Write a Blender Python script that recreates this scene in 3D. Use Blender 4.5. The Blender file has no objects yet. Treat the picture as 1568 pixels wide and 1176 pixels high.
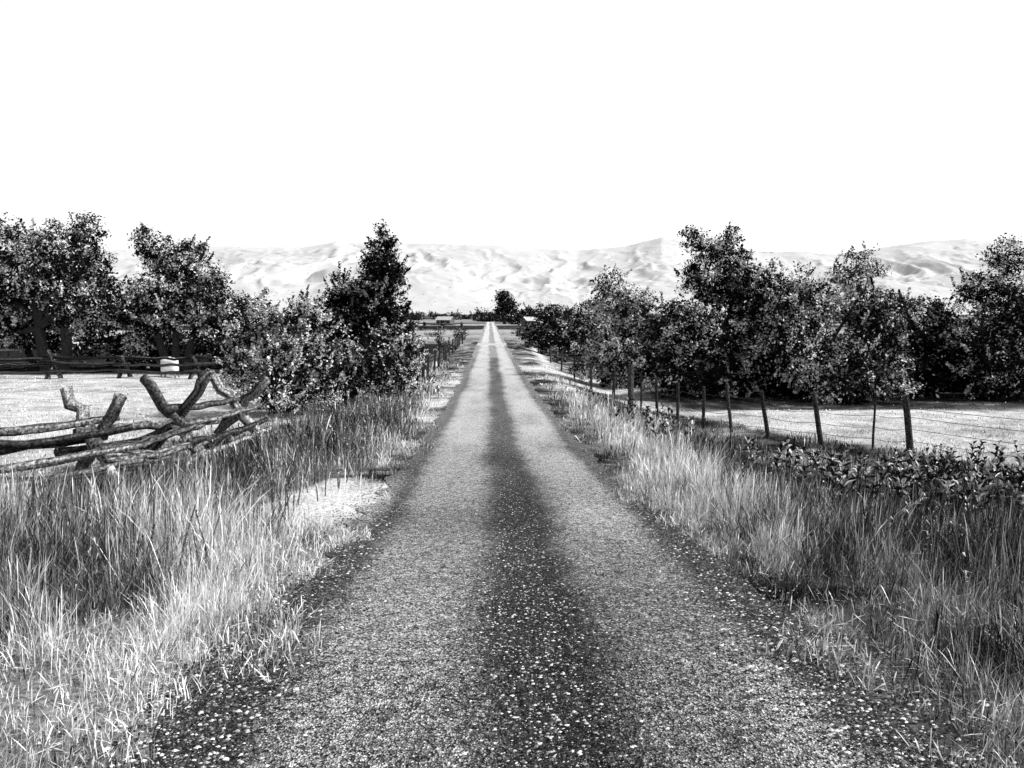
import bpy, math, numpy as np
from mathutils import Vector
rng=np.random.default_rng(7)
R=math.radians
sc=bpy.context.scene
sc.view_settings.view_transform='Standard'; sc.view_settings.look='None'; sc.view_settings.exposure=0

# ---------------------------------------------------------------- helpers
_tab=[np.random.default_rng(100+i).random((256,256)) for i in range(8)]
def vn(x,y,s,k=0):
    x=np.asarray(x,float)*s+37.3*k; y=np.asarray(y,float)*s+11.7*k
    xi=np.floor(x).astype(int); yi=np.floor(y).astype(int)
    fx=x-xi; fy=y-yi; fx=fx*fx*(3-2*fx); fy=fy*fy*(3-2*fy)
    t=_tab[k%8]; a=t[xi%256,yi%256]; b=t[(xi+1)%256,yi%256]; c=t[xi%256,(yi+1)%256]; d=t[(xi+1)%256,(yi+1)%256]
    return (a*(1-fx)+b*fx)*(1-fy)+(c*(1-fx)+d*fx)*fy
def sst(a,b,x):
    t=np.clip((np.asarray(x,float)-a)/(b-a),0,1); return t*t*(3-2*t)
def zroad(y):
    y=np.asarray(y,float); return -1.6*(1-np.exp(-np.maximum(0,y-4)/18.0))
def zt(x,y):
    x=np.asarray(x,float); y=np.asarray(y,float)
    side=np.where(x<0,.42,.75)*sst(2.4,6,np.abs(x-.3))*(1-sst(90,200,y))
    bump=(vn(x,y,.35,1)-.5)*.16*sst(2.6,5,np.abs(x-.3))
    return zroad(y)-side+bump
def gp(x,y,px,py,rx,ry):
    return np.exp(-((x-px)/rx)**2-((y-py)/ry)**2)

class MB:
    def __init__(s): s.v=[];s.c=[];s.f={3:[],4:[]};s.m={3:[],4:[]};s.n=0
    def add(s,v,faces,val,mat=0):
        v=np.asarray(v,float).reshape(-1,3); n=len(v)
        s.v.append(v); val=np.asarray(val,float); s.c.append(np.full(n,float(val)) if val.ndim==0 else val)
        for f in faces:
            f=np.asarray(f,int); k=f.shape[1]; s.f[k].append(f+s.n); s.m[k].append(np.full(len(f),mat))
        s.n+=n
    def build(s,name,mats,smooth=False,loc=None):
        v=np.concatenate(s.v); c=np.concatenate(s.c)
        if loc is not None: v=v-np.array(loc)
        f3=np.concatenate(s.f[3]) if s.f[3] else np.zeros((0,3),int)
        f4=np.concatenate(s.f[4]) if s.f[4] else np.zeros((0,4),int)
        mi=np.concatenate([a for a in s.m[3]]+[a for a in s.m[4]])
        me=bpy.data.meshes.new(name)
        me.vertices.add(len(v)); me.vertices.foreach_set('co',v.astype(np.float32).ravel())
        li=np.concatenate([f3.ravel(),f4.ravel()]).astype(np.int32)
        me.loops.add(len(li)); me.loops.foreach_set('vertex_index',li)
        nf=len(f3)+len(f4); me.polygons.add(nf)
        st=np.concatenate([np.arange(len(f3))*3,len(f3)*3+np.arange(len(f4))*4]).astype(np.int32)
        me.polygons.foreach_set('loop_start',st)
        me.polygons.foreach_set('material_index',mi.astype(np.int32))
        me.polygons.foreach_set('use_smooth',np.full(nf,bool(smooth)))
        at=me.attributes.new('val','FLOAT','POINT'); at.data.foreach_set('value',c.astype(np.float32))
        for m in mats: me.materials.append(m)
        me.update(calc_edges=True); me.validate()
        ob=bpy.data.objects.new(name,me); sc.collection.objects.link(ob)
        if loc is not None: ob.location=loc
        return ob

def tube(mb,pts,rad,sides=7,val=.2,mat=0,wob=0.0,cap=True):
    pts=np.asarray(pts,float); n=len(pts); rad=np.broadcast_to(np.asarray(rad,float),(n,))
    t=np.gradient(pts,axis=0); t/=np.linalg.norm(t,axis=1)[:,None]+1e-9
    ref=np.array([0,0,1.]) if abs(t[:,2]).mean()<.8 else np.array([1.,0,0])
    a=np.cross(t,ref); a/=np.linalg.norm(a,axis=1)[:,None]+1e-9; b=np.cross(t,a)
    th=np.linspace(0,2*np.pi,sides,endpoint=False)
    rr=rad[:,None]*(1+wob*(rng.random((n,sides))-.5))
    v=pts[:,None,:]+rr[:,:,None]*(np.cos(th)[None,:,None]*a[:,None,:]+np.sin(th)[None,:,None]*b[:,None,:])
    v=v.reshape(-1,3); i=np.arange(n-1)[:,None]*sides; j=np.arange(sides)[None,:]; j2=(j+1)%sides
    q=np.stack([i+j,i+j2,i+sides+j2,i+sides+j],-1).reshape(-1,4)
    fs=[q]
    if cap:
        v=np.vstack([v,pts[0],pts[-1]]); c0=n*sides;c1=c0+1; jj=np.arange(sides);k=(jj+1)%sides
        fs.append(np.stack([np.full(sides,c0),k,jj],-1)); fs.append(np.stack([np.full(sides,c1),(n-1)*sides+jj,(n-1)*sides+k],-1))
    if np.ndim(val)==1:
        vv=np.tile(np.asarray(val)[:sides],n); 
        if cap: vv=np.append(vv,[np.mean(val)*1.3]*2)
        val=vv
    mb.add(v,fs,val,mat)

# ---------------------------------------------------------------- materials
def mat(name,rough=.9,spec=.1):
    m=bpy.data.materials.new(name); m.use_nodes=True; nt=m.node_tree
    b=nt.nodes['Principled BSDF']; b.inputs['Roughness'].default_value=rough
    b.inputs['Specular IOR Level'].default_value=spec
    return m,nt,b
def N(nt,t,**k):
    n=nt.nodes.new(t)
    for a,v in k.items(): setattr(n,a,v)
    return n
def val_attr(nt):
    a=N(nt,'ShaderNodeAttribute'); a.attribute_name='val'; return a.outputs['Fac']
def math_(nt,op,a,b=None,clamp=False):
    n=N(nt,'ShaderNodeMath',operation=op); n.use_clamp=clamp
    for i,x in enumerate((a,b)):
        if x is None: continue
        if isinstance(x,(int,float)): n.inputs[i].default_value=x
        else: nt.links.new(x,n.inputs[i])
    return n.outputs[0]
def ramp(nt,fac,stops):
    mx=max(1.0,max(c for _,c in stops))
    r=N(nt,'ShaderNodeValToRGB'); e=r.color_ramp.elements
    while len(e)<len(stops): e.new(.5)
    for el,(p,c) in zip(e,stops): el.position=p; el.color=(c/mx,c/mx,c/mx,1)
    nt.links.new(fac,r.inputs[0])
    return math_(nt,'MULTIPLY',r.outputs[0],mx)
def coords(nt,scale=(1,1,1)):
    g=N(nt,'ShaderNodeTexCoord'); mp=N(nt,'ShaderNodeMapping'); mp.inputs['Scale'].default_value=scale
    nt.links.new(g.outputs['Object'],mp.inputs[0]); return mp.outputs[0]
def noise(nt,co,s,d=4,r=.6):
    n=N(nt,'ShaderNodeTexNoise'); n.inputs['Scale'].default_value=s; n.inputs['Detail'].default_value=d; n.inputs['Roughness'].default_value=r
    nt.links.new(co,n.inputs['Vector']); return n.outputs['Fac']
def voro(nt,co,s):
    n=N(nt,'ShaderNodeTexVoronoi'); n.inputs['Scale'].default_value=s; nt.links.new(co,n.inputs['Vector'])
    return n
def bump(nt,b,h,st,dist=.02):
    n=N(nt,'ShaderNodeBump'); n.inputs['Strength'].default_value=st; n.inputs['Distance'].default_value=dist
    nt.links.new(h,n.inputs['Height']); nt.links.new(n.outputs[0],b.inputs['Normal'])
def valmat(name,rough=.8,spec=.15):
    m,nt,b=mat(name,rough,spec)
    nt.links.new(val_attr(nt),b.inputs['Base Color']); return m
M_grass=valmat('dry_grass',.8,.08)
M_leaf=valmat('leaves',.6,.08)
M_stone=valmat('gravel_stone',.85,.1)

M_ground,nt,b=mat('ground_soil',1,.0)
co=coords(nt); v=val_attr(nt)
n1=ramp(nt,noise(nt,co,22,8,.8),[(.36,.15),(.5,.85),(.62,1.7)])
n2=ramp(nt,noise(nt,co,.9,7,.65),[(.35,.6),(.62,1.2)])
x=math_(nt,'MULTIPLY',math_(nt,'MULTIPLY',v,n1),n2)
nt.links.new(math_(nt,'MINIMUM',x,.8),b.inputs['Base Color']); bump(nt,b,noise(nt,co,45,6,.75),.9,.03)
# road
M_road,nt,b=mat('gravel_road_surface',.95,.05)
co=coords(nt); v=val_attr(nt)
vo=voro(nt,co,110); vo2=voro(nt,co,60)
s=N(nt,'ShaderNodeSeparateColor'); nt.links.new(vo.outputs['Color'],s.inputs[0])
s2=N(nt,'ShaderNodeSeparateColor'); nt.links.new(vo2.outputs['Color'],s2.inputs[0])
r1=ramp(nt,s.outputs[0],[(0,.04),(.25,.4),(.45,.9),(.75,1.25),(.93,2.6)])
r2=ramp(nt,s2.outputs[1],[(0,.15),(.18,.9),(.88,1.1),(.98,2.4)])
n0=ramp(nt,noise(nt,co,12,10,.85),[(.38,.35),(.5,1.0),(.62,1.8)])
x=math_(nt,'MULTIPLY',math_(nt,'MULTIPLY',math_(nt,'MULTIPLY',v,r1),r2),n0)
nt.links.new(math_(nt,'MINIMUM',x,.8),b.inputs['Base Color'])
h=math_(nt,'ADD',vo.outputs['Distance'],noise(nt,co,50,5,.7)); bump(nt,b,h,1,.02)
def woodmat(name,lo,hi,sc_=22):
    m,nt,b=mat(name,.9,.05)
    co=coords(nt,(1,.25,.6)); v=val_attr(nt)
    n=ramp(nt,noise(nt,co,sc_,8,.8),[(.40,lo),(.5,(lo+hi)*.33),(.6,hi)])
    nt.links.new(math_(nt,'MINIMUM',math_(nt,'MULTIPLY',v,n),.75),b.inputs['Base Color']); bump(nt,b,noise(nt,co,40,5,.75),1,.06); return m
M_wood=woodmat('weathered_wood',.05,2.4,30); M_bark=woodmat('bark',.3,1.2)
M_wire,nt,b=mat('wire_metal',.5,.5); b.inputs['Base Color'].default_value=(.04,.04,.04,1)
M_hill,nt,b=mat('hill_dry_grass',1,.0)
co=coords(nt); n=ramp(nt,noise(nt,co,.004,9,.7),[(.36,.42),(.62,.53)])
n2=ramp(nt,noise(nt,co,.035,6,.8),[(.36,.45),(.415,1.0)])
nt.links.new(math_(nt,'MULTIPLY',n,n2),b.inputs['Base Color'])
M_white,nt,b=mat('white_plastic',.4,.4)
co=coords(nt); nt.links.new(ramp(nt,noise(nt,co,3,4,.6),[(.3,.7),(.6,.82)]),b.inputs['Base Color'])
M_roof,nt,b=mat('tin_roof',.6,.3)
co=coords(nt); nt.links.new(ramp(nt,noise(nt,co,3,4,.6),[(.3,.3),(.6,.5)]),b.inputs['Base Color'])

# ---------------------------------------------------------------- brightness / height fields
fenceR=lambda y:5.3+(34-y)*.325
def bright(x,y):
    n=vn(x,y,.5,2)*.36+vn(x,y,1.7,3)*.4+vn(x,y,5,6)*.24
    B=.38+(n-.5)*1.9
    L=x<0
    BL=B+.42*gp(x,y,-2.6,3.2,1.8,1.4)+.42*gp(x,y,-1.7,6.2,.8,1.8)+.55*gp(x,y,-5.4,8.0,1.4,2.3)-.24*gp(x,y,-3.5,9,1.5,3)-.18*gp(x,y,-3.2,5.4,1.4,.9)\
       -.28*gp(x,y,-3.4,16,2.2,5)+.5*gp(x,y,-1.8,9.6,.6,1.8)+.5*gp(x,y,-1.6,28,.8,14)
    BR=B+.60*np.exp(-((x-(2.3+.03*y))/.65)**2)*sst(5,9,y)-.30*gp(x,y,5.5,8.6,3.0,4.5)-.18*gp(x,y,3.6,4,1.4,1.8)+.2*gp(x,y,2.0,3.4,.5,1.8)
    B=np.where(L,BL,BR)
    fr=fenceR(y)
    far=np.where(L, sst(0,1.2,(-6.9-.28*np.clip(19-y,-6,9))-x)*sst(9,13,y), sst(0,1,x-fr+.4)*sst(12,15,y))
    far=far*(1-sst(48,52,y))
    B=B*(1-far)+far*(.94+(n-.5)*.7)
    B=B-.75*sst(47,52,y)*sst(3.5,7,-x)*(1-sst(90,130,y))-.8*sst(29.5,31.5,y)*sst(6.5,8.5,x)*(1-sst(70,110,y))  # ground under the tree rows darkened: their shade put into the colour
    farb=.5+.9*(vn(x*.25,y,.035,5)-.5)*1.9-.25*(1-sst(130,260,y))+.3*(vn(x*.3,y,.15,4)-.5)
    return np.clip(np.where(y>100,farb,B),0,1)
def gheight(x,y):
    n=vn(x,y,.9,4)
    H=.23+.45*(n-.3)
    H=H+np.where(x<0, .23*sst(2.0,3.3,-x)*sst(5,7.5,y), .13*sst(2.6,4.5,x)*sst(3,7,y))
    H=H*np.where(x<0,1-.6*sst(4.4,6.0,-x)*sst(9,11.5,y),1-.5*sst(3.8,5,x)*sst(11,15,y))
    edge=np.where(x<0,-1.3-x,x-1.75); H=H*(.3+.7*sst(0,.8,edge))
    H=H*(1-.5*gp(x,y,-2.4,3.2,1.8,1.6))
    H=H*(1-.45*gp(x,y,2.6,2.6,1.4,1.8))
    H=np.where((x>fenceR(y)+.2)&(y>12),.22*H+.05,H)
    H=np.where((x<-7.6)&(y>12.5),.25*H+.05,H)
    H=np.where(y>24,H*.7,H)
    return np.clip(H,.05,1.1)
def barem(x,y): return gp(x,y,-1.95,9.3,.95,2.1)+(vn(x,y,2.6,5)-.5)*.9
bare=lambda x,y: barem(x,y)>.5

# ---------------------------------------------------------------- ground sheet
def axis(parts):
    out=[]
    for a,b_,n in parts: out+=list(np.linspace(a,b_,n,endpoint=False))
    return np.array(out+[parts[-1][1]])
ys=axis([(-80,-4,20),(-4,30,200),(30,70,80),(70,200,65),(200,1000,80),(1000,7000,40)])
xp=axis([(0,12,70),(12,40,56),(40,150,40),(150,800,30),(800,6000,26)])
xs=np.concatenate([-xp[:0:-1],xp])
X,Y=np.meshgrid(xs,ys); Z=zt(X,Y)
nx=len(xs); ny=len(ys)
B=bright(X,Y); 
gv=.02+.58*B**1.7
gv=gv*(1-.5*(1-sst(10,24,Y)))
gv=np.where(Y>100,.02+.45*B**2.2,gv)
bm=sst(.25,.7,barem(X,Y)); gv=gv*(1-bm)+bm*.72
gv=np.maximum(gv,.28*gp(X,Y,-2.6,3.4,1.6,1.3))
i=np.arange(ny-1)[:,None]*nx; j=np.arange(nx-1)[None,:]
q=np.stack([i+j,i+j+1,i+nx+j+1,i+nx+j],-1).reshape(-1,4)
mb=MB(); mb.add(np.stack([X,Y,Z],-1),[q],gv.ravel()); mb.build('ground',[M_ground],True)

# ---------------------------------------------------------------- road sheet
yr=ys[(ys<330)&(ys>-60)]; u=np.linspace(-1.40,1.84,81)
XX,YY=np.meshgrid(u,yr)
XX=XX.copy(); e=np.abs((XX-.22)/1.62)
XX+= (e**6)*np.sign(XX-.22)*(vn(XX,YY,2.5,6)-.5)*.35
ZZ=zroad(YY)+.012
wob=(vn(YY*0,YY,.25,1)-.5)*.14+(vn(XX,YY,3,2)-.5)*.12
xq=XX+wob
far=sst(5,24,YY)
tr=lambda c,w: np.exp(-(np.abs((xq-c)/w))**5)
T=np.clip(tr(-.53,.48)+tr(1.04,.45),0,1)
rv=(.055+.09*far)*(1-T)+T*(.34+.46*far)  # paler with distance: grazing-view brightening put into the colour, plus less gravel
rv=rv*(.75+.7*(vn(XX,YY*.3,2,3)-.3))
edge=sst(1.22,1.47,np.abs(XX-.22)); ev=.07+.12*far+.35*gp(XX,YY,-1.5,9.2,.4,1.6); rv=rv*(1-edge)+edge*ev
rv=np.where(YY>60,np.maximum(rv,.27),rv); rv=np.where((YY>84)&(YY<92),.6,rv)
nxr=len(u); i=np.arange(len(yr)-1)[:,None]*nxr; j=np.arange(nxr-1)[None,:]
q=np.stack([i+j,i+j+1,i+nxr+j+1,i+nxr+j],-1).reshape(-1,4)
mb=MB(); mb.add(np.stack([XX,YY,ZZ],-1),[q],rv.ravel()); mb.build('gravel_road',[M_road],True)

def stones(n,xf,y0,y1,smin,smax,pd=.5,hi=.6,lift=0.012):
    t=rng.random(n); yy=y0*(y1/y0)**(t**1.25); xx=xf(n,yy)
    s=smin+(smax-smin)*rng.random(n)**3*(1+.03*yy)
    s*=np.clip(1.15-yy/y1,.25,1)
    base=np.array([[1,0,0],[0,1,0],[-1,0,0],[0,-1,0],[0,0,1],[0,0,-1.]])
    v=base[None]*(.6+.7*rng.random((n,6,1)))+.25*(rng.random((n,6,3))-.5)
    v[:,:,2]*=.6; a=rng.random(n)*6.28; ca=np.cos(a)[:,None]; sa=np.sin(a)[:,None]
    vx=v[:,:,0]*ca-v[:,:,1]*sa; vy=v[:,:,0]*sa+v[:,:,1]*ca
    P=np.stack([vx*s[:,None]*1.2+xx[:,None],vy*s[:,None]+yy[:,None],v[:,:,2]*s[:,None]+(zt(xx,yy)+lift)[:,None]],-1)
    f=np.array([[0,1,4],[1,2,4],[2,3,4],[3,0,4],[1,0,5],[2,1,5],[3,2,5],[0,3,5]])
    F=(f[None]+np.arange(n)[:,None,None]*6).reshape(-1,3)
    val=np.where(rng.random(n)<pd,.01+.035*rng.random(n),.08+hi*rng.random(n)**1.8)
    return P,F,np.repeat(val,6)
mb=MB()
P,F,V=stones(34000,lambda n,y:.25+.30*rng.standard_normal(n)*.8+0*y,2.2,26,.002,.010,.58,.7); mb.add(P,[F],V)
P,F,V=stones(15000,lambda n,y:-1.2+2.9*rng.random(n),2.2,18,.002,.008,.5,.7); mb.add(P,[F],V)
P,F,V=stones(23000,lambda n,y:-1.28+.24*rng.standard_normal(n),2.2,22,.002,.013,.55,.8); mb.add(P,[F],V)
P,F,V=stones(23000,lambda n,y:1.66+.22*rng.standard_normal(n),2.2,22,.002,.013,.55,.8); mb.add(P,[F],V)
mb.build('loose_gravel',[M_stone])

# ---------------------------------------------------------------- grass
def blades(xx,yy,h,w,val,lean=.45,seed=0.3):
    n=len(xx); zz=zt(xx,yy)-.01
    a=rng.random(n)*2*np.pi; wx=np.cos(a)*w*.5; wy=np.sin(a)*w*.5
    b_=rng.random(n)*2*np.pi; l=h*lean*(rng.random(n)**1.3)*1.5; lx=np.cos(b_)*l+.06*h; ly=np.sin(b_)*l
    hz=np.sqrt(np.maximum(h*h-(l*.8)**2,(.25*h)**2))
    sd=rng.random(n)<seed; mz=np.where(sd,.82,.5); mw=np.where(sd,1.9,.7); ml=np.where(sd,.75,.36)
    P=np.empty((n,5,3))
    bw=np.where(sd,.3,1)
    P[:,0]=np.stack([xx-wx*bw,yy-wy*bw,zz],-1); P[:,1]=np.stack([xx+wx*bw,yy+wy*bw,zz],-1)
    P[:,2]=np.stack([xx-wx*mw+lx*ml,yy-wy*mw+ly*ml,zz+hz*mz],-1); P[:,3]=np.stack([xx+wx*mw+lx*ml,yy+wy*mw+ly*ml,zz+hz*mz],-1)
    P[:,4]=np.stack([xx+lx,yy+ly,zz+hz],-1)
    k=np.arange(n)[:,None]*5
    return P.reshape(-1,3),k+np.array([[0,1,3,2]]),k+np.array([[2,3,4]]),np.repeat(val,5)
def scatter(mb,n,y0,y1,wbase,pw=1.0,hm=1.0,thatch=False):
    yy=y0+(y1-y0)*rng.random(n)**pw
    half=.70*yy+1.8; xx=(rng.random(n)*2-1)*half
    xx+=.05*rng.standard_normal(n)
    cell=.16+.012*yy; ix=np.floor(xx/cell).astype(int)%256; iy=np.floor(yy/cell).astype(int)%256
    tx=(np.floor(xx/cell)+.5+.7*(_tab[0][ix,iy]-.5))*cell
    ty=(np.floor(yy/cell)+.5+.7*(_tab[1][ix,iy]-.5))*cell
    tv=_tab[2][ix,iy]
    if not thatch:
        g_=(.45*rng.random(n)); xx=xx*(1-g_)+tx*g_; yy=yy*(1-g_)+ty*g_
    jag=(vn(xx,yy,1.6,5)-.5)*.6+(vn(xx,yy,5,4)-.5)*.35
    keep=((xx<-1.36-jag+.22*(1-sst(3.5,6,yy)))|(xx>1.78+jag))
    dens=vn(xx,yy,2.2,6)*.6+vn(xx,yy,.8,7)*.5
    if not thatch: keep&=rng.random(n)<np.clip(dens*2.7-.7,.05,1)
    keep&=~(bare(xx,yy)&(rng.random(n)<.94))
    xx=xx[keep];yy=yy[keep];tv=tv[keep];m=len(xx)
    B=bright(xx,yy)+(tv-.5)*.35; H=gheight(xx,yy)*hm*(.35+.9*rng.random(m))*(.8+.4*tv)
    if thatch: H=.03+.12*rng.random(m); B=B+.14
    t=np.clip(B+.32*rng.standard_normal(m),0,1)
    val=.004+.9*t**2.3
    w=wbase*(.6+.8*rng.random(m))
    lean=np.where(H<.25,.95,.55) if not thatch else 1.0
    P,Q,T,V=blades(xx,yy,H,w,val,lean); mb.add(P,[Q,T],V)
mb=MB()
scatter(mb,150000,1.9,7,.0026,.8)
scatter(mb,140000,1.9,11,.0034,.7,thatch=True)
scatter(mb,140000,6,14,.0046,.9)
scatter(mb,125000,13,28,.010,.9)
mb.build('roadside_grass',[M_grass])
mb=MB()
scatter(mb,60000,27,58,.028,.9,.8)
mb.build('field_grass',[M_grass])

# ---------------------------------------------------------------- broadleaf weeds
def weeds(name,pts,h0,h1,nl,ll,lw,v0,v1,pbr=.5):
    mb=MB()
    for (x,y) in pts:
        z=float(zt(x,y)); h=h0+(h1-h0)*rng.random(); lean=rng.normal(0,.08,2)
        top=np.array([x+lean[0],y+lean[1],z+h])
        tube(mb,[[x,y,z],[(x+top[0])/2,(y+top[1])/2,z+h*.55],top],[.008,.007,.004],4,.1,0,0,False)
        k=nl; t=.25+.75*(np.arange(k)+rng.random(k))/k
        a=np.arange(k)*2.4+rng.random(k)*.6; up=.4+.9*rng.random(k)
        L=ll*(.6+.6*rng.random(k))*(1.15-.5*t)
        d=np.stack([np.cos(a)*np.cos(up),np.sin(a)*np.cos(up),np.sin(up)],-1)
        s_=np.stack([-np.sin(a),np.cos(a),np.zeros(k)],-1)
        nrm=np.cross(d,s_)
        b0=np.array([x,y,z])+(top-np.array([x,y,z]))*t[:,None]
        P=np.stack([b0,b0+d*L[:,None]*.45+s_*lw+nrm*.02,b0+d*L[:,None]-np.array([0,0,.03]),b0+d*L[:,None]*.45-s_*lw+nrm*.02],1)
        v=np.where(rng.random(k)>pbr,v0*(.5+rng.random(k)),v1*(.5+.5*rng.random(k)))
        mb.add(P.reshape(-1,3),[np.arange(k)[:,None]*4+np.array([[0,1,2,3]])],np.repeat(v,4))
    return mb.build(name,[M_leaf])
pts=[]
for k in range(150):
    y=10.3+5.2*rng.random(); pts.append((4.3+5.5*rng.random()**.8+.15*(y-12),y+rng.normal(0,.3)))
weeds('milkweed_patch',pts,.35,.8,16,.22,.036,.010,.8,.42)
pts=[(3.5+rng.normal(0,.3),16.5+rng.normal(0,.8)) for k in range(24)]
weeds('milkweed_patch',pts,.5,.8,15,.2,.032,.015,.7,.5)
pts=[(-1.9-rng.random()**1.3*3.0,11.5+rng.random()*11) for k in range(240)]
weeds('weed_patch',pts,.4,.9,20,.08,.009,.01,.5,.35)
pts=[(3.2+rng.random()*4,5+rng.random()*8) for k in range(190)]
weeds('weed_patch',pts,.25,.6,16,.08,.008,.01,.6,.35)
pts=[(-1.9-rng.random()*3,5+rng.random()*6) for k in range(130)]
weeds('weed_patch',pts,.3,.6,16,.06,.006,.01,.6,.35)

# ---------------------------------------------------------------- trees
def crown_leaves(mb,blobs,ncl,lpc,size,spread,droop,v_lo,v_hi,pb,shoots=.3,seed=1,sub=True):
    r=np.random.default_rng(seed)
    bl0=np.array(blobs,float); bl=bl0
    par=np.arange(len(bl0))
    if sub:
        L=[];pp=[]
        for bi,b_ in enumerate(bl0):
            for k in range(8):
                d=r.standard_normal(3); d/=np.linalg.norm(d); d[1]*=.8
                f=.26+.24*r.random(); q=.75+.35*r.random()
                L.append([b_[0]+d[0]*b_[3]*q,b_[1]+d[1]*b_[4]*q,b_[2]+d[2]*b_[5]*q,b_[3]*f,b_[4]*f,b_[5]*f*.85]); pp.append(bi)
        bc=bl0.copy(); bc[:,3:6]*=.82
        bl=np.vstack([bc,np.array(L)]); par=np.concatenate([par,pp])
    w=(bl[:,3]*bl[:,4]*bl[:,5])**.62; w/=w.sum()
    idx=r.choice(len(bl),ncl,p=w); d=r.standard_normal((ncl,3)); d/=np.linalg.norm(d,axis=1)[:,None]
    rad=.3+.7*r.random(ncl)**.5
    C=bl[idx,:3]+d*rad[:,None]*bl[idx,3:6]
    C[:,2]=np.maximum(C[:,2],.25)
    n=ncl*lpc; ci=np.repeat(np.arange(ncl),lpc)
    cs=spread*(.5+.7*r.random(ncl))
    off=r.standard_normal((n,3))*cs[ci][:,None]*np.array([1,1,.75])
    sh=(r.random(ncl)<shoots)
    sdir=d*.8+np.array([0,0,.7])
    if droop>0: sdir=d*.5+np.where(r.random(ncl)<.7,-1.,1.)[:,None]*np.array([0,0,1.])*max(droop,.5)
    sdir/=np.linalg.norm(sdir,axis=1)[:,None]
    tt=r.random(n); Ls=spread*3.0*(.6+.8*r.random(ncl))
    offs=sdir[ci]*(tt*Ls[ci])[:,None]+r.standard_normal((n,3))*(cs[ci]*.36*(1.25-tt))[:,None]
    off=np.where(sh[ci][:,None],offs,off)
    P=C[ci]+off
    P[:,2]=np.abs(P[:,2]-.05)+.05
    nr=r.standard_normal((n,3))*.7+d[ci]*.6+np.array([0,0,.5]); nr/=np.linalg.norm(nr,axis=1)[:,None]
    ax=r.standard_normal((n,3)); ax[:,2]-=droop; ax-=nr*(ax*nr).sum(1)[:,None]; ax/=np.linalg.norm(ax,axis=1)[:,None]
    sd=np.cross(nr,ax); s=size*(.5+.8*r.random(n))
    V=np.stack([P-ax*s[:,None]*.5,P+sd*s[:,None]*.28,P+ax*s[:,None]*.6,P-sd*s[:,None]*.28],1)
    cb=r.random(ncl)
    p=np.where(cb>1-pb,.75,.05)
    br=r.random(n)<p[ci]
    v=np.where(br,.18+(v_hi-.18)*r.random(n)**.6,v_lo*(.4+r.random(n)))  # bright clusters: sunlit highlights painted into leaf colour, besides silvery foliage tone
    mb.add(V.reshape(-1,3),[np.arange(n)[:,None]*4+np.array([[0,1,2,3]])],np.repeat(v,4),1)
    return C,bl0,par[idx]
def tree(name,x,y,blobs,ncl=420,lpc=60,size=.12,spread=.28,droop=0,v_lo=.005,v_hi=.85,pb=.35,shoots=.3,seed=1,trunk=.2,stems=1,sub=True,k=1.06):
    mb=MB(); z=float(zt(x,y))-.05
    blobs=[tuple(c*k for c in b_) for b_ in blobs]
    C,bl,idx=crown_leaves(mb,blobs,ncl,lpc,size,spread,droop,v_lo,v_hi,pb,shoots,seed,sub)
    r=np.random.default_rng(seed+50)
    H=max(b_[2]+b_[5] for b_ in blobs)
    for s_ in range(stems):
        ox=(s_-(stems-1)/2)*trunk*2.2
        fork=np.array([ox*2.2+r.normal(0,.1),r.normal(0,.1),H*.28])
        p0=np.array([ox,0,0.]); mid=(p0+fork)/2+r.normal(0,.06,3)
        tube(mb,[p0,mid,fork],[trunk*1.3,trunk,trunk*.85],8,.07,0,.25)
        for bi in range(len(bl)):
            c=bl[bi,:3]; m=(fork+c)/2+r.normal(0,.25,3)
            if s_==0 or r.random()<.4:
                tube(mb,[fork,m,c],[trunk*.6,trunk*.42,trunk*.22],6,.07,0,.2)
    for kk in r.choice(len(C),min(90,len(C)),replace=False):
        c=bl[idx[kk],:3]; m=(c*.5+C[kk]*.5)+r.normal(0,.12,3)+np.array([0,0,.1])
        tube(mb,[c*.97,m,C[kk]],[trunk*.2,trunk*.12,.012],4,.08,0,0,False)
    ob=mb.build(name,[M_bark,M_leaf]); ob.location=(x,y,z); return ob

tree('cottonwood_tree',-27.5,51,[(0,0,6,3.2,3,2.9),(-1.8,0,4,2.5,2.5,2.3),(1.9,0,4.3,2.2,2.4,2.4),(.6,0,7.6,1.7,1.9,1.6),(-3,0,2.4,1.6,1.8,1.4),(2.4,0,6.6,1.2,1.2,1.8),(-1.6,0,6.6,1.6,1.5,1.6)],1100,60,.18,.30,.3,pb=.40,seed=3,trunk=.35,stems=2,k=1.1)
tree('cottonwood_tree',-35,52,[(0,0,5,3.2,3,2.8),(-1.8,0,3.5,2.6,2.5,2.2),(2,0,3.8,2.4,2.4,2.2)],460,56,.18,.32,.3,pb=.25,seed=4,trunk=.35,stems=2)
tree('willow_tree',-20.2,52,[(-.4,0,4.8,2.,2.2,2.2),(1.5,0,4.4,2.,2.2,2.1),(-.9,0,6.9,1.1,1.1,1.5),(.9,0,6.3,1.0,1.1,1.5),(2.7,0,3.,1.3,1.6,1.8),(-2,0,3.2,1.3,1.5,1.6)],900,58,.17,.29,.5,pb=.40,seed=5,trunk=.25,stems=3,k=1.09)
tree('willow_tree',-16.5,53,[(0,0,2.6,1.5,1.6,1.8),(-1,0,1.8,1.4,1.3,1.4),(1,0,1.5,1.1,1.1,1.1)],280,55,.16,.28,.3,pb=.06,seed=6,trunk=.12,stems=3)
tree('willow_tree',-31,56,[(0,0,3,3,2,2.4),(3,0,2.6,3,2,2.2),(7,0,2.4,3,2,2),(11,0,2.0,2.5,2,1.8)],360,50,.22,.4,.3,pb=.03,seed=16,trunk=.2,stems=3)
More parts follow.
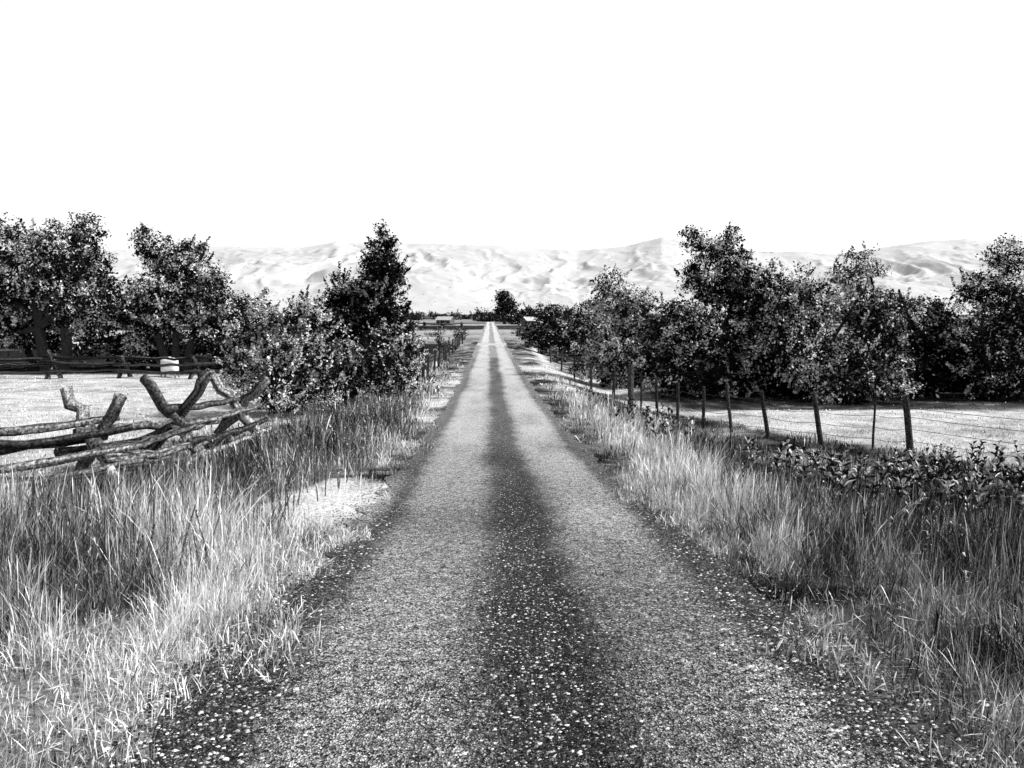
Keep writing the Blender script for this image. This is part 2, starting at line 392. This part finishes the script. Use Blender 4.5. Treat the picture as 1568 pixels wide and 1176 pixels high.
tree('olive_shrub',-6.9,26.8,[(0,0,1.9,1.5,1.5,1.3),(-.8,0,2.6,.8,.9,1.0),(.9,0,2.4,.8,.9,1.0),(0,-.6,1,1.6,1.3,.8),(1.3,-.4,1.2,1.1,1,1.0),(-1.1,0,1.4,.7,.9,1.1)],780,56,.10,.15,0,v_hi=.9,pb=.66,shoots=.6,seed=8,trunk=.09,stems=4,k=1.1)
tree('poplar_tree',-3.95,29,[(0,0,2.4,1.1,1.1,1.4),(0,0,3.6,1.05,.95,1.3),(.0,0,4.6,.8,.75,1.0),(0,0,5.45,.40,.4,.85)],900,60,.10,.14,0,v_hi=.6,pb=.12,shoots=.4,seed=9,trunk=.14,k=1.0)
tree('poplar_tree',-5.3,30,[(0,0,3,.8,.9,1.3),(-.2,0,4.0,.45,.5,.9),(.5,0,3.2,.7,.8,1.2),(-1,0,2.8,.55,.6,1.1)],400,54,.10,.16,0,v_hi=.6,pb=.22,shoots=.55,seed=10,trunk=.1,stems=2)
tree('olive_shrub',-3.4,27,[(0,0,1.3,1.0,1,1.0),(-1.1,0,1,.9,.9,.8),(.5,0,1.8,.5,.5,.7)],380,52,.09,.15,0,v_hi=.8,pb=.40,shoots=.6,seed=11,trunk=.07,stems=4,k=1.12)
tree('willow_tree',7.2,78,[(0,0,2.8,2.4,2.2,2.1),(-1.8,0,2.,1.6,1.6,1.5),(2,0,2.4,1.8,1.8,2.)],360,50,.24,.36,.3,pb=.10,seed=20,trunk=.2,stems=2)
tree('willow_tree',6.7,42,[(0,0,3.9,1.2,1.2,1.4),(-.8,0,2.8,1.2,1.3,1.4),(.9,0,2.8,1.3,1.3,1.5),(0,0,1.4,1.8,1.4,1.1)],640,54,.13,.23,.4,v_hi=.9,pb=.62,seed=61,trunk=.16,stems=2,k=1.12)
tree('cottonwood_tree',10.5,36.5,[(-.5,0,5.3,1.2,1.2,1.5),(.8,0,4.6,1.4,1.3,1.4),(2.1,0,3.5,1.6,1.4,1.7),(-2.0,0,2.8,1.4,1.4,1.4),(0,0,2.6,2.4,1.8,1.7),(0,0,1.2,3.1,1.7,1.1)],1300,58,.13,.2,.3,pb=.30,seed=62,trunk=.2,stems=3,k=1.12)
tree('willow_tree',15.1,34.5,[(-1.4,0,3.8,1.5,1.3,1.4),(1.1,0,4.5,1.0,1.1,1.6),(1.7,0,3.1,1.3,1.2,1.7),(-2.1,0,2.7,1.4,1.2,1.6),(0,0,2.2,2.4,1.6,1.5),(0,0,1.1,2.8,1.6,1.0)],1200,58,.125,.2,.8,pb=.42,seed=63,trunk=.18,stems=3,k=1.1)
tree('cottonwood_tree',20.9,38.5,[(0,0,3.5,1.4,1.5,1.2),(-.9,0,2.4,1.1,1.2,1.3),(1.3,0,2.6,1.3,1.2,1.4),(0,0,1.2,2.1,1.5,1.1)],600,54,.14,.22,.3,pb=.22,seed=24,trunk=.18,stems=2)
tree('cottonwood_tree',23.9,36,[(0,0,4.4,1.8,1.6,1.9),(-1.3,0,3.0,1.4,1.3,1.8),(1.6,0,3,1.6,1.5,1.9),(0,0,1.3,2.7,1.6,1.2)],860,54,.135,.22,.3,pb=.24,seed=25,trunk=.2,stems=2,k=1.12)
tree('cottonwood_tree',29.3,37,[(0,0,4.2,1.9,1.8,2.0),(-1.5,0,2.8,1.7,1.5,1.7),(1.6,0,3,1.7,1.6,1.9),(0,0,1.3,2.9,1.8,1.2)],460,54,.15,.26,.3,pb=.2,seed=26,trunk=.2,stems=2)
for (x,y,w,h,sd) in [(12.3,38.0,4,2.8,31),(17.6,37.5,4,2.8,32),(22,40,4,2.7,33),(8.8,43.5,3,2.9,34),(28,40,5,2.6,35)]:
    bl=[(k,0,h*.5,w*.35,1.3,h*.6) for k in np.linspace(-w*.6,w*.6,4)]
    tree('shrub_thicket',x,y,bl,400,52,.20,.3,.1,pb=.03,seed=sd,trunk=.07,stems=4,sub=False)
tree('distant_tree',4.6,250,[(0,0,5,2.6,2.6,3.6),(0,0,7.6,1.6,1.6,2.4),(2.6,0,3,2.4,2,2.4)],260,36,.55,.7,0,pb=.08,seed=40,trunk=.4)
tree('distant_tree',10,230,[(0,0,2,2.6,2.6,2),(3,0,2.4,3,2,2.2)],160,36,.5,.7,0,pb=.1,seed=41,trunk=.3)
mb=MB()
r=np.random.default_rng(77)
for k in range(170):
    d=280+900*r.random(); px=-.42+.62*r.random() if k%3 else (-.35+.9*r.random()); x=px*d
    if k<14: d=330+60*r.random(); x=-6+14*r.random()
    h=(1.5+4*r.random()**1.5); w=h*(.7+r.random()); z=float(zt(x,d))
    crown_leaves(mb,[(x+r.normal(0,w*.4),d,max(.8,h*.45),w*.6,w*.5,h*.5) for _ in range(2)],22,18,1.0,.9,0,.01,.3,.08,.1,500+k,False)
    mb.v[-1][:,2]+=z
mb.build('distant_treeline',[M_bark,M_leaf])
mb=MB()
for k in range(60):
    d=62+110*r.random(); x=(-3.5-r.random()**1.5*16) if k%2 else (4+r.random()**1.5*5)
    h=.35+.7*r.random(); z=float(zt(x,d))
    crown_leaves(mb,[(x,d,max(.3,h*.45),h*1.1,h,h*.5)],12,16,.22,.25,0,.01,.5,.2,.2,900+k,False)
    mb.v[-1][:,2]+=z
mb.build('sagebrush_scrub',[M_bark,M_leaf])

# distant farm sheds
def shed(x,y,w,d,h,rh,rot=.3):
    mb=MB(); z=float(zt(x,y))
    V=[(-w/2,-d/2,0),(w/2,-d/2,0),(w/2,d/2,0),(-w/2,d/2,0),(-w/2,-d/2,h),(w/2,-d/2,h),(w/2,d/2,h),(-w/2,d/2,h),(-w/2,0,h+rh),(w/2,0,h+rh)]
    mb.add(V,[[[0,1,5,4],[2,3,7,6]],[[1,2,6],[1,6,9],[1,9,5],[3,0,4],[3,4,8],[3,8,7]]],.12,1)
    o=.3; RV=[(-w/2-o,-d/2-o,h-.15),(w/2+o,-d/2-o,h-.15),(w/2+o,0,h+rh+.08),(-w/2-o,0,h+rh+.08),(w/2+o,d/2+o,h-.15),(-w/2-o,d/2+o,h-.15)]
    mb.add(RV,[[[0,1,2,3],[3,2,4,5]]],.5,0)
    for (a,b_,c,e_) in [(-.3,.1,0,.75),(-.85,-.6,.35,.7),(.55,.8,.35,.7)]:
        mb.add([(a*w/2,-d/2-.02,c*h),(b_*w/2,-d/2-.02,c*h),(b_*w/2,-d/2-.02,e_*h),(a*w/2,-d/2-.02,e_*h)],[[[0,1,2,3]]],.01,1)
    ob=mb.build('farm_shed',[M_roof,M_wood]); ob.location=(x,y,z); ob.rotation_euler=(0,0,rot)
shed(10.3,205,3.4,3,1.7,.8,.5); shed(-13,235,4.5,3,1.6,.8,-.4); shed(17,300,6,5,2.2,1.3,.3)

# ---------------------------------------------------------------- log fences
def logp(mb,a,b_,r0,r1,sag=.05,val=.35,seg=10,wob=.34):
    a=np.array(a,float);b_=np.array(b_,float); t=np.linspace(0,1,seg)[:,None]
    p=a+(b_-a)*t; p[:,2]-=(np.sin(t[:,0]*np.pi)*sag); p[1:-1]+=rng.normal(0,.026,(seg-2,3))
    sv=val*(.15+1.7*rng.random(12)**1.7)
    tube(mb,p,np.linspace(r0,r1,seg)*(1+.2*(rng.random(seg)-.5)),12,sv,0,wob)
def buck_fence(name,nodes,hh=1.45,spread=.70,r=.09,rails=((0,1.02),(.40,.62),(.55,.28),(-.4,.5)),val=.24,brace=False):
    mb=MB(); nodes=[np.array(n,float) for n in nodes]
    dirs=[]
    for i in range(len(nodes)):
        a=nodes[max(0,i-1)]; b_=nodes[min(len(nodes)-1,i+1)]; d=(b_-a)/np.linalg.norm(b_-a); dirs.append(d)
    for n,d in zip(nodes,dirs):
        s=np.array([d[1],-d[0]])
        z=float(zt(*n))
        for sg in (1,-1):
            k=spread*(1+.12*rng.normal()); h=hh*(1+.06*rng.normal())
            foot=[n[0]-sg*s[0]*k+d[0]*sg*r,n[1]-sg*s[1]*k+d[1]*sg*r,z-.08]
            top=[n[0]+sg*s[0]*k*.85+d[0]*sg*r,n[1]+sg*s[1]*k*.85+d[1]*sg*r,z+h]
            logp(mb,foot,top,r*1.4,r*1.15,.0,val*(.5+1.0*rng.random()))
        if brace:
            p=[n[0]+s[0]*.95-d[0]*.35,n[1]+s[1]*.95-d[1]*.35,z-.02]; q_=[n[0]-s[0]*.05-d[0]*.1,n[1]-s[1]*.05-d[1]*.1,z+hh*.56]
            logp(mb,p,q_,r*1.0,r*.85,0,.7)
    for i in range(len(nodes)-1):
        for off,h in rails:
            a=nodes[i];b_=nodes[i+1]; d=(b_-a)/np.linalg.norm(b_-a); s=np.array([d[1],-d[0]])
            A=a-d*.45+s*off;Bq=b_+d*.45+s*off
            za=float(zt(*a))+h+rng.normal(0,.08)+(.1 if i%2 else 0); zb=float(zt(*b_))+h+rng.normal(0,.08)+(.1 if i%2 else 0)
            logp(mb,[*A,za],[*Bq,zb],r*.98,r*.68,.12*rng.random()+.02,val*(.45+.9*rng.random()))
    return mb.build(name,[M_wood],True)
buck_fence('log_buck_fence',[(-10.6,9.2),(-8.75,11.5),(-7.0,14.2),(-6.5,16.6),(-6.15,19.5)],hh=1.62,r=.09,brace=True,rails=((0,1.04),(.36,.74),(.52,.42),(.66,.2),(-.4,.55)),val=.22)
buck_fence('log_buck_fence',[(-44+k*3.9,44.5+.15*k) for k in range(9)],hh=1.4,r=.09,rails=((0,1.15),(.35,.8),(.45,.4)),val=.07)
buck_fence('log_buck_fence',[(-22+k*4,172) for k in range(5)],hh=1.5,r=.14,rails=((0,1.2),(.35,.7)),val=.07)

# ---------------------------------------------------------------- wire fences
def wire_fence(name,posts,wires=(.3,.6,.9,1.12)):
    mb=MB(); tops=[]
    for (x,y,h,r,lx,ly) in posts:
        z=float(zt(x,y)); p0=np.array([x,y,z-.1]); p1=np.array([x+lx,y+ly,z+h])
        tube(mb,[p0,p0*.66+p1*.34+rng.normal(0,.008,3),p0*.33+p1*.67+rng.normal(0,.008,3),p1],[r*1.05,r,r*.95,r*.9],8,.03+.05*rng.random(),0,.2)
        tops.append((np.array([x,y,z]),np.array([x+lx,y+ly,z+h]),h))
    for i in range(len(tops)-1):
        for w in wires:
            a=tops[i][0]+(tops[i][1]-tops[i][0])*min(w/tops[i][2],.97); b_=tops[i+1][0]+(tops[i+1][1]-tops[i+1][0])*min(w/tops[i+1][2],.97)
            t=np.linspace(0,1,6)[:,None]; p=a+(b_-a)*t; p[:,2]-=np.sin(t[:,0]*np.pi)*(.02+.05*rng.random())
            tube(mb,p,.006,4,.1,1,0,False)
    return mb.build(name,[M_wood,M_wire])
fp=[(13.6,10.5,1.4,.06,0,0),(12.1,14.2,1.4,.05,.02,0),(10.3,19,1.42,.085,-.2,0),(9.65,19.6,1.45,.03,.02,0),(8.95,21,1.4,.07,-.28,0),(8.05,22.6,1.35,.065,-.24,0),(7.35,23.8,1.4,.055,-.18,0),(6.75,24.8,1.35,.055,-.02,0),(6.35,26.6,1.4,.055,.0,0),(6.05,28.5,1.4,.055,-.04,0),(5.85,30.5,1.4,.035,0,0),(5.75,32.3,1.7,.12,0,0),(5.4,34.5,1.3,.07,.02,0),(5.0,39,1.3,.06,0,0),(4.8,45,1.3,.06,0,0),(4.7,52,1.3,.06,0,0),(4.6,60,1.3,.07,0,0)]
wire_fence('barbed_wire_fence',fp)
wire_fence('barbed_wire_fence',[(-3.1-.2*rng.random(),37+k*4.5,1.25,.07,rng.normal(0,.05),0) for k in range(14)],(.4,.8,1.1))

def tank(x,y):
    mb=MB(); z=float(zt(x,y)); w,d,h,n=.46,.38,.8,24
    prof=[(0.0,.92),(.05,1.),(.3,1.),(.34,.97),(.38,1.),(.62,1.),(.66,.97),(.70,1.),(.85,.97),(.95,.8),(1.,.45),(1.01,.18),(1.07,.17),(1.075,0.001)]
    th=np.linspace(0,2*np.pi,n,endpoint=False); c=np.sign(np.cos(th))*np.abs(np.cos(th))**.55; s=np.sign(np.sin(th))*np.abs(np.sin(th))**.55
    v=[];
    for (k,rr) in prof: v+=[(c[i]*w*rr,s[i]*d*rr,.35+k*h) for i in range(n)]
    i=np.arange(len(prof)-1)[:,None]*n; j=np.arange(n)[None,:];j2=(j+1)%n
    mb.add(v,[np.stack([i+j,i+j2,i+n+j2,i+n+j],-1).reshape(-1,4)],.7,0)
    for sx in(-.4,.4):
        for sy in(-.28,.28): tube(mb,[(sx,sy,-.05),(sx,sy,.36)],.04,6,.2,1)
    o=mb.build('white_water_tank',[M_white,M_wood],True); o.location=(x,y,z)
tank(-18.7,47.0)

# ---------------------------------------------------------------- hills
tab=[(-1.2,90),(-.9,80),(-.6,84),(-.5,88),(-.36,94),(-.33,97),(-.23,95),(-.19,103),(-.12,102),(-.01,98),(.05,96),(.11,92),(.17,99),(.215,112),(.25,104),(.32,92),(.39,90),(.44,86),(.53,104),(.60,112),(.67,106),(.9,95),(1.2,100)]
ta=np.array(tab)
hx=np.linspace(-5200,5200,1500); hy=np.linspace(2300,4700,340)
HX,HY=np.meshgrid(hx,hy)
az=HX/HY
ridge=np.interp(az,ta[:,0],ta[:,1]+6)/1220*3600
t=(HY-2400)/1200.0
prof=np.where(t<1,np.clip(t,0,1)**1.1,np.clip(1-(t-1)*.9,0,1))
def ridged(x,y,s,k): return (1-np.abs(2*vn(x,y,s,k)-1))
wx=HX+300*(vn(HX,HY,1/500,1)-.5)+110*(vn(HX,HY,1/130,2)-.5)+40*(vn(HX,HY,1/45,7)-.5)
wy=HY+160*(vn(HX,HY,1/210,5)-.5)
g=ridged(wx,wy*.28,1/300,3)**1.3*.46+ridged(wx,wy*.38,1/120,4)**1.2*.30+ridged(wx,wy*.55,1/50,5)*.17+vn(wx,wy,1/20,6)*.07
amp=np.clip(t*2.2,0,1)*np.clip((1.03-t)*1.8+.06,.06,1)
front=np.exp(-((t-.42)/.25)**2)*vn(HX,HY*.3,1/500,7)*50
HZ=-3+ridge*prof+front*.7+(g-.64)*112*amp*np.clip(t*3,0,1)
HZ=np.where(t<=0,-3.5,np.maximum(HZ,-3.5))
n2=len(hx); i=np.arange(len(hy)-1)[:,None]*n2; j=np.arange(n2-1)[None,:]
mb=MB(); mb.add(np.stack([HX,HY,HZ],-1),[np.stack([i+j,i+j+1,i+n2+j+1,i+n2+j],-1).reshape(-1,4)],.6); mb.build('hills',[M_hill],True)

# ---------------------------------------------------------------- light
el=R(48); az=R(96)
w=bpy.data.worlds.new('World'); sc.world=w; w.use_nodes=True; nt=w.node_tree
sky=nt.nodes.new('ShaderNodeTexSky'); sky.sky_type='NISHITA'; sky.sun_disc=False; sky.sun_elevation=el; sky.sun_rotation=az; sky.dust_density=3.0; sky.air_density=1.0
bw=nt.nodes.new('ShaderNodeRGBToBW'); nt.links.new(sky.outputs[0],bw.inputs[0])
tc=nt.nodes.new('ShaderNodeTexCoord'); sp=nt.nodes.new('ShaderNodeSeparateXYZ'); nt.links.new(tc.outputs['Generated'],sp.inputs[0])
mr=nt.nodes.new('ShaderNodeMapRange'); mr.interpolation_type='SMOOTHSTEP'
for k,v_ in (('From Min',.38),('From Max',.55),('To Min',5.6),('To Max',0.0)): mr.inputs[k].default_value=v_
nt.links.new(sp.outputs['Z'],mr.inputs['Value'])
ad=math_(nt,'ADD',bw.outputs[0],mr.outputs[0]); nt.links.new(ad,nt.nodes['Background'].inputs[0])
nt.nodes['Background'].inputs[1].default_value=.13
L=bpy.data.lights.new('sun','SUN'); L.energy=5; L.angle=R(.5); L.color=(1,1,1)
lo=bpy.data.objects.new('sun',L); sc.collection.objects.link(lo)
v=Vector((math.sin(az)*math.cos(el),math.cos(az)*math.cos(el),math.sin(el))); lo.rotation_euler=v.to_track_quat('Z','Y').to_euler()
cam=bpy.data.cameras.new('camera'); cam.lens=28; cam.sensor_width=36; cam.clip_end=20000
co_=bpy.data.objects.new('camera',cam); sc.collection.objects.link(co_); co_.location=(0,0,1.8); co_.rotation_euler=(R(90-5.06),0,R(-1.6)); sc.camera=co_
